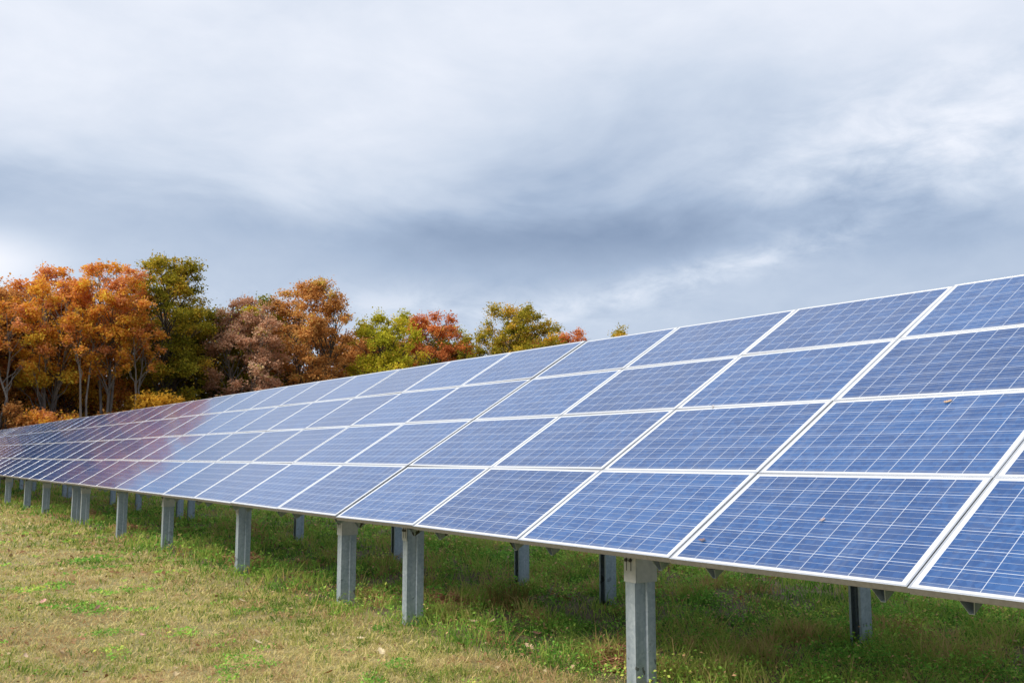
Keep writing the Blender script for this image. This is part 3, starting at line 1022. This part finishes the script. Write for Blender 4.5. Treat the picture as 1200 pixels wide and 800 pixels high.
# front edge of the wood, left to right
tree("autumn_tree", "rusty brown tree at the left edge of the photo", -73.5, 3.4, 14.2, 4.6, 0.36, 'rust', 44, 250, 3, m_bark, tb=-0.02, low_frac=0.06)
tree("autumn_tree", "orange tree with a golden lower crown, second from the left", -72.5, 7.6, 15.2, 5.9, 0.36, 'orange', 56, 270, 3, m_bark, tb=0.10, grad=-0.6)
tree("autumn_tree", "tall orange tree with bare pale grey trunks left of the dark oak", -71.2, 11.4, 16.2, 4.9, 0.44, 'orange', 56, 270, 3, m_bark, tb=0.02, grad=-0.2)
tree("oak_tree", "tall dark olive green oak rising above the orange trees", -73.0, 16.0, 17.4, 6.4, 0.22, 'olive', 84, 250, 1, m_barkd, tb=0.12, grad=0.10, leaf=0.165, clump_r=0.66)
tree("autumn_tree", "tan pinkish tree right of the dark oak", -71.5, 21.6, 14.3, 5.6, 0.16, 'tan', 70, 210, 2, m_bark, tb=0.0)
tree("autumn_tree", "broad round russet oak, largest crown right of the dark oak", -72.0, 27.0, 16.3, 8.6, 0.18, 'rust', 96, 230, 2, m_barkd, tb=0.06, clump_r=0.68)
tree("autumn_tree", "bright yellow green tree between the russet and scarlet trees", -68.5, 32.6, 13.8, 6.8, 0.16, 'lime', 74, 240, 1, m_barkd, tb=0.12)
tree("autumn_tree", "scarlet orange tree between two green crowned trees", -72.0, 38.9, 14.6, 6.9, 0.20, 'scarlet', 70, 240, 1, m_barkd, tb=0.04, grad=0.0)
tree("autumn_tree", "olive and yellow rounded tree rightmost of the big crowns", -68.0, 45.2, 15.6, 9.0, 0.20, 'olive', 96, 220, 1, m_barkd, tb=0.24, clump_r=0.68)
tree("autumn_tree", "small red tree top just above the panels at the right end of the wood", -69.5, 52.2, 14.1, 4.6, 0.20, 'scarlet', 46, 210, 1, m_barkd, tb=0.02)
tree("autumn_tree", "lone yellow olive tree tip poking over the array top", -66.3, 56.4, 13.75, 2.5, 0.25, 'olive', 34, 210, 1, m_barkd, tb=0.22)
# second line, filling in behind
for args in [
    ("autumn_tree", "dull red brown tree behind the left edge trees", -80.0, 4.4, 15.0, 6.0, 0.2, 'brownred'),
    ("autumn_tree", "purple brown tree showing between the two orange trees", -81.0, 10.5, 15.2, 6.4, 0.2, 'brownred'),
    ("autumn_tree", "rust tree hidden behind the dark oak", -82.0, 17.5, 14.6, 6.6, 0.18, 'rust'),
    ("autumn_tree", "yellow topped olive tree behind the tan tree", -80.5, 25.0, 15.0, 6.6, 0.18, 'lime'),
    ("autumn_tree", "brown tree behind the yellow green tree", -79.0, 35.6, 13.4, 6.4, 0.18, 'rust'),
    ("autumn_tree", "olive tree behind the scarlet tree", -79.0, 43.0, 13.6, 6.6, 0.18, 'olive'),
    ("autumn_tree", "pinkish tan tree behind the rightmost big crown", -76.0, 51.0, 14.4, 5.6, 0.18, 'tan'),
    ("autumn_tree", "rust brown tree squeezed between the left edge tree and the golden one", -76.0, 5.6, 14.2, 4.6, 0.25, 'rust'),
    ("autumn_tree", "mixed olive tree hard right of the dark oak", -75.5, 19.4, 14.4, 4.8, 0.15, 'olive'),
    ("autumn_tree", "yellow green tree top left of the broad russet oak, behind the tan one", -76.0, 24.0, 15.4, 4.8, 0.15, 'lime'),
    ("autumn_tree", "rust tree filling in between the yellow green and scarlet crowns", -74.5, 35.2, 13.2, 4.6, 0.15, 'rust'),
    ("autumn_tree", "brown olive tree between the scarlet tree and the rightmost big crown", -73.0, 41.6, 13.5, 4.6, 0.15, 'lime'),
    ("autumn_tree", "rust tree between the rightmost big crown and the small red tree top", -72.0, 48.8, 14.0, 4.6, 0.15, 'rust'),
    ("autumn_tree", "dark rust tree deep behind the left edge of the wood", -88.0, 1.5, 15.4, 6.6, 0.12, 'rust'),
    ("autumn_tree", "brown red tree deep behind the golden crown", -88.5, 8.0, 15.2, 6.6, 0.12, 'brownred'),
    ("autumn_tree", "rust tree deep behind the pale trunks", -88.0, 14.4, 15.6, 6.8, 0.12, 'rust'),
    ("autumn_tree", "olive tree deep behind the tan tree", -87.0, 21.5, 14.6, 6.6, 0.12, 'olive'),
    ("autumn_tree", "tan tree deep behind the russet oak", -86.0, 30.5, 14.8, 6.8, 0.12, 'tan'),
    ("autumn_tree", "rust tree deep behind the scarlet tree", -86.0, 39.5, 13.8, 6.8, 0.12, 'rust'),
]:
    tree(*args, 52, 190, 1, m_barkd, clump_r=0.78, leaf=0.20)
# understorey
for args in [
    ("autumn_shrub", "rust brown undergrowth bush at the left edge trunks", -69.5, 3.6, 5.6, 4.0, 0.05, 'rust'),
    ("autumn_shrub", "orange undergrowth bush below the golden tree", -69.0, 7.4, 5.0, 4.0, 0.05, 'orange'),
    ("autumn_shrub", "orange brown undergrowth bush below the pale trunks", -68.8, 11.0, 4.8, 3.6, 0.05, 'rust'),
    ("autumn_shrub", "golden yellow small tree below the dark oak", -68.6, 15.2, 6.2, 4.4, 0.45, 'gold'),
    ("autumn_shrub", "low tan bush right of the golden small tree", -68.8, 20.0, 6.0, 3.8, 0.08, 'tan'),
    ("autumn_shrub", "small olive bush between the tan and russet trees", -68.5, 24.0, 7.0, 3.8, 0.08, 'rust'),
    ("autumn_shrub", "low yellow green bush at the foot of the russet oak", -67.0, 29.4, 8.0, 3.8, 0.12, 'lime'),
    ("autumn_shrub", "brown bush at the foot of the scarlet tree", -68.0, 35.8, 9.0, 4.0, 0.12, 'olive'),
    ("autumn_shrub", "golden brown young growth behind the leftmost pale trunk", -74.6, 1.4, 8.4, 4.0, 0.03, 'rust'),
    ("autumn_shrub", "orange young growth behind the golden tree's forked trunks", -74.8, 6.0, 8.0, 4.2, 0.03, 'orange'),
    ("autumn_shrub", "golden young growth between the forked trunks and the pale trunks", -74.4, 9.6, 7.6, 4.0, 0.03, 'gold'),
    ("autumn_shrub", "orange young growth behind the pale grey trunks, beside the dark oak", -74.6, 13.2, 7.8, 4.0, 0.03, 'orange'),
    ("autumn_shrub", "dark rust thicket behind the left edge trunks", -78.5, 1.8, 7.5, 6.0, 0.03, 'rust'),
    ("autumn_shrub", "brown thicket behind the golden tree trunks", -78.8, 7.6, 6.6, 6.0, 0.03, 'rust'),
    ("autumn_shrub", "brown red thicket behind the pale grey trunks", -78.6, 13.0, 7.5, 6.0, 0.03, 'rust'),
    ("autumn_shrub", "rust thicket behind the golden small tree", -78.4, 18.6, 6.8, 6.0, 0.03, 'rust'),
    ("autumn_shrub", "olive thicket behind the low tan bush", -78.0, 24.4, 7.4, 6.0, 0.03, 'olive'),
    ("autumn_shrub", "brown thicket behind the russet oak trunk", -78.0, 29.6, 8.0, 6.0, 0.03, 'brownred'),
    ("autumn_shrub", "olive bush left of the rightmost big crown", -68.5, 41.0, 12.6, 4.2, 0.15, 'olive'),
]:
    tree(*args, 30, 230, 2, m_barkd, clump_r=0.60, leaf=0.17, group="undergrowth bushes at the wood edge", low_frac=0.02)
# thin pale stemmed trees along the front edge, their crowns lost in the others
for args in [
    ("slender_tree", "thin pale stemmed tree leaning at the far left edge", -70.0, 2.2, 12.0, 2.6, 0.55, 'rust'),
    ("slender_tree", "thin pale stemmed tree left of the golden crown", -69.8, 4.9, 12.4, 2.6, 0.58, 'orange'),
    ("slender_tree", "thin pale stemmed tree between the golden tree and the pale trunks", -69.6, 9.6, 12.6, 2.6, 0.60, 'orange'),
    ("slender_tree", "thin pale stemmed tree right of the pale trunks, before the dark oak", -69.6, 13.3, 11.8, 2.4, 0.60, 'orange'),
]:
    tree(*args, 12, 170, 2, m_bark, clump_r=0.5)
# dark trunks further inside the wood
for i, (yy, xx, hh) in enumerate([(2.0, -77, 13), (6.2, -76, 13.5), (9.2, -77, 13.5), (13.4, -77.5, 14), (19.3, -78, 13), (30.5, -77, 13)]):
    tree("slender_tree", ["slim dark trunked tree deep behind the left edge trees", "slim dark tree behind the golden crown", "slim dark tree behind the gap between the orange trees",
                          "slim dark tree between the pale trunks and the dark oak", "slim dark tree right of the dark oak, behind the tan one", "slim dark tree behind the russet oak"][i],
         xx, yy, hh, 3.6, 0.45, 'brownred' if i % 2 == 0 else 'rust', 26, 200, 2, m_bark if i < 4 else m_barkd, clump_r=0.7, leaf=0.22)
for i, (yy, hh, rp) in enumerate([(-0.8, 6.0, 'rust'), (-4.0, 6.6, 'orange'), (-8.0, 6.2, 'scarlet'), (-12.5, 6.8, 'rust'), (-17.0, 6.2, 'orange'), (-22.0, 6.5, 'rust')]):
    tree("autumn_shrub", "autumn bush of the same wood, mirrored in the far panels at the left", -69.0 - (i % 2), yy, hh, 4.6, 0.03, rp, 26, 200, 2, m_barkd, clump_r=0.7, leaf=0.2, group="bushes mirrored in the far panels")
# the wood goes on past the left edge of the photo, where the far panels mirror it
for i, (xx, yy, hh, w_, rp) in enumerate([(-73, -1.4, 16.0, 5.4, 'scarlet'), (-74, -6.0, 17.0, 6.0, 'scarlet'), (-72.5, -11.0, 17.0, 6.4, 'rust'), (-74, -17.0, 15.5, 6.5, 'olive'), (-73, -23.5, 15.0, 6.5, 'rust')]):
    tree("autumn_tree", "autumn tree of the same wood, mirrored in the far panels at the left", xx, yy, hh, w_, 0.06, rp, 76, 200, 2, m_barkd, clump_r=0.75, leaf=0.24, group="trees mirrored in the far panels")
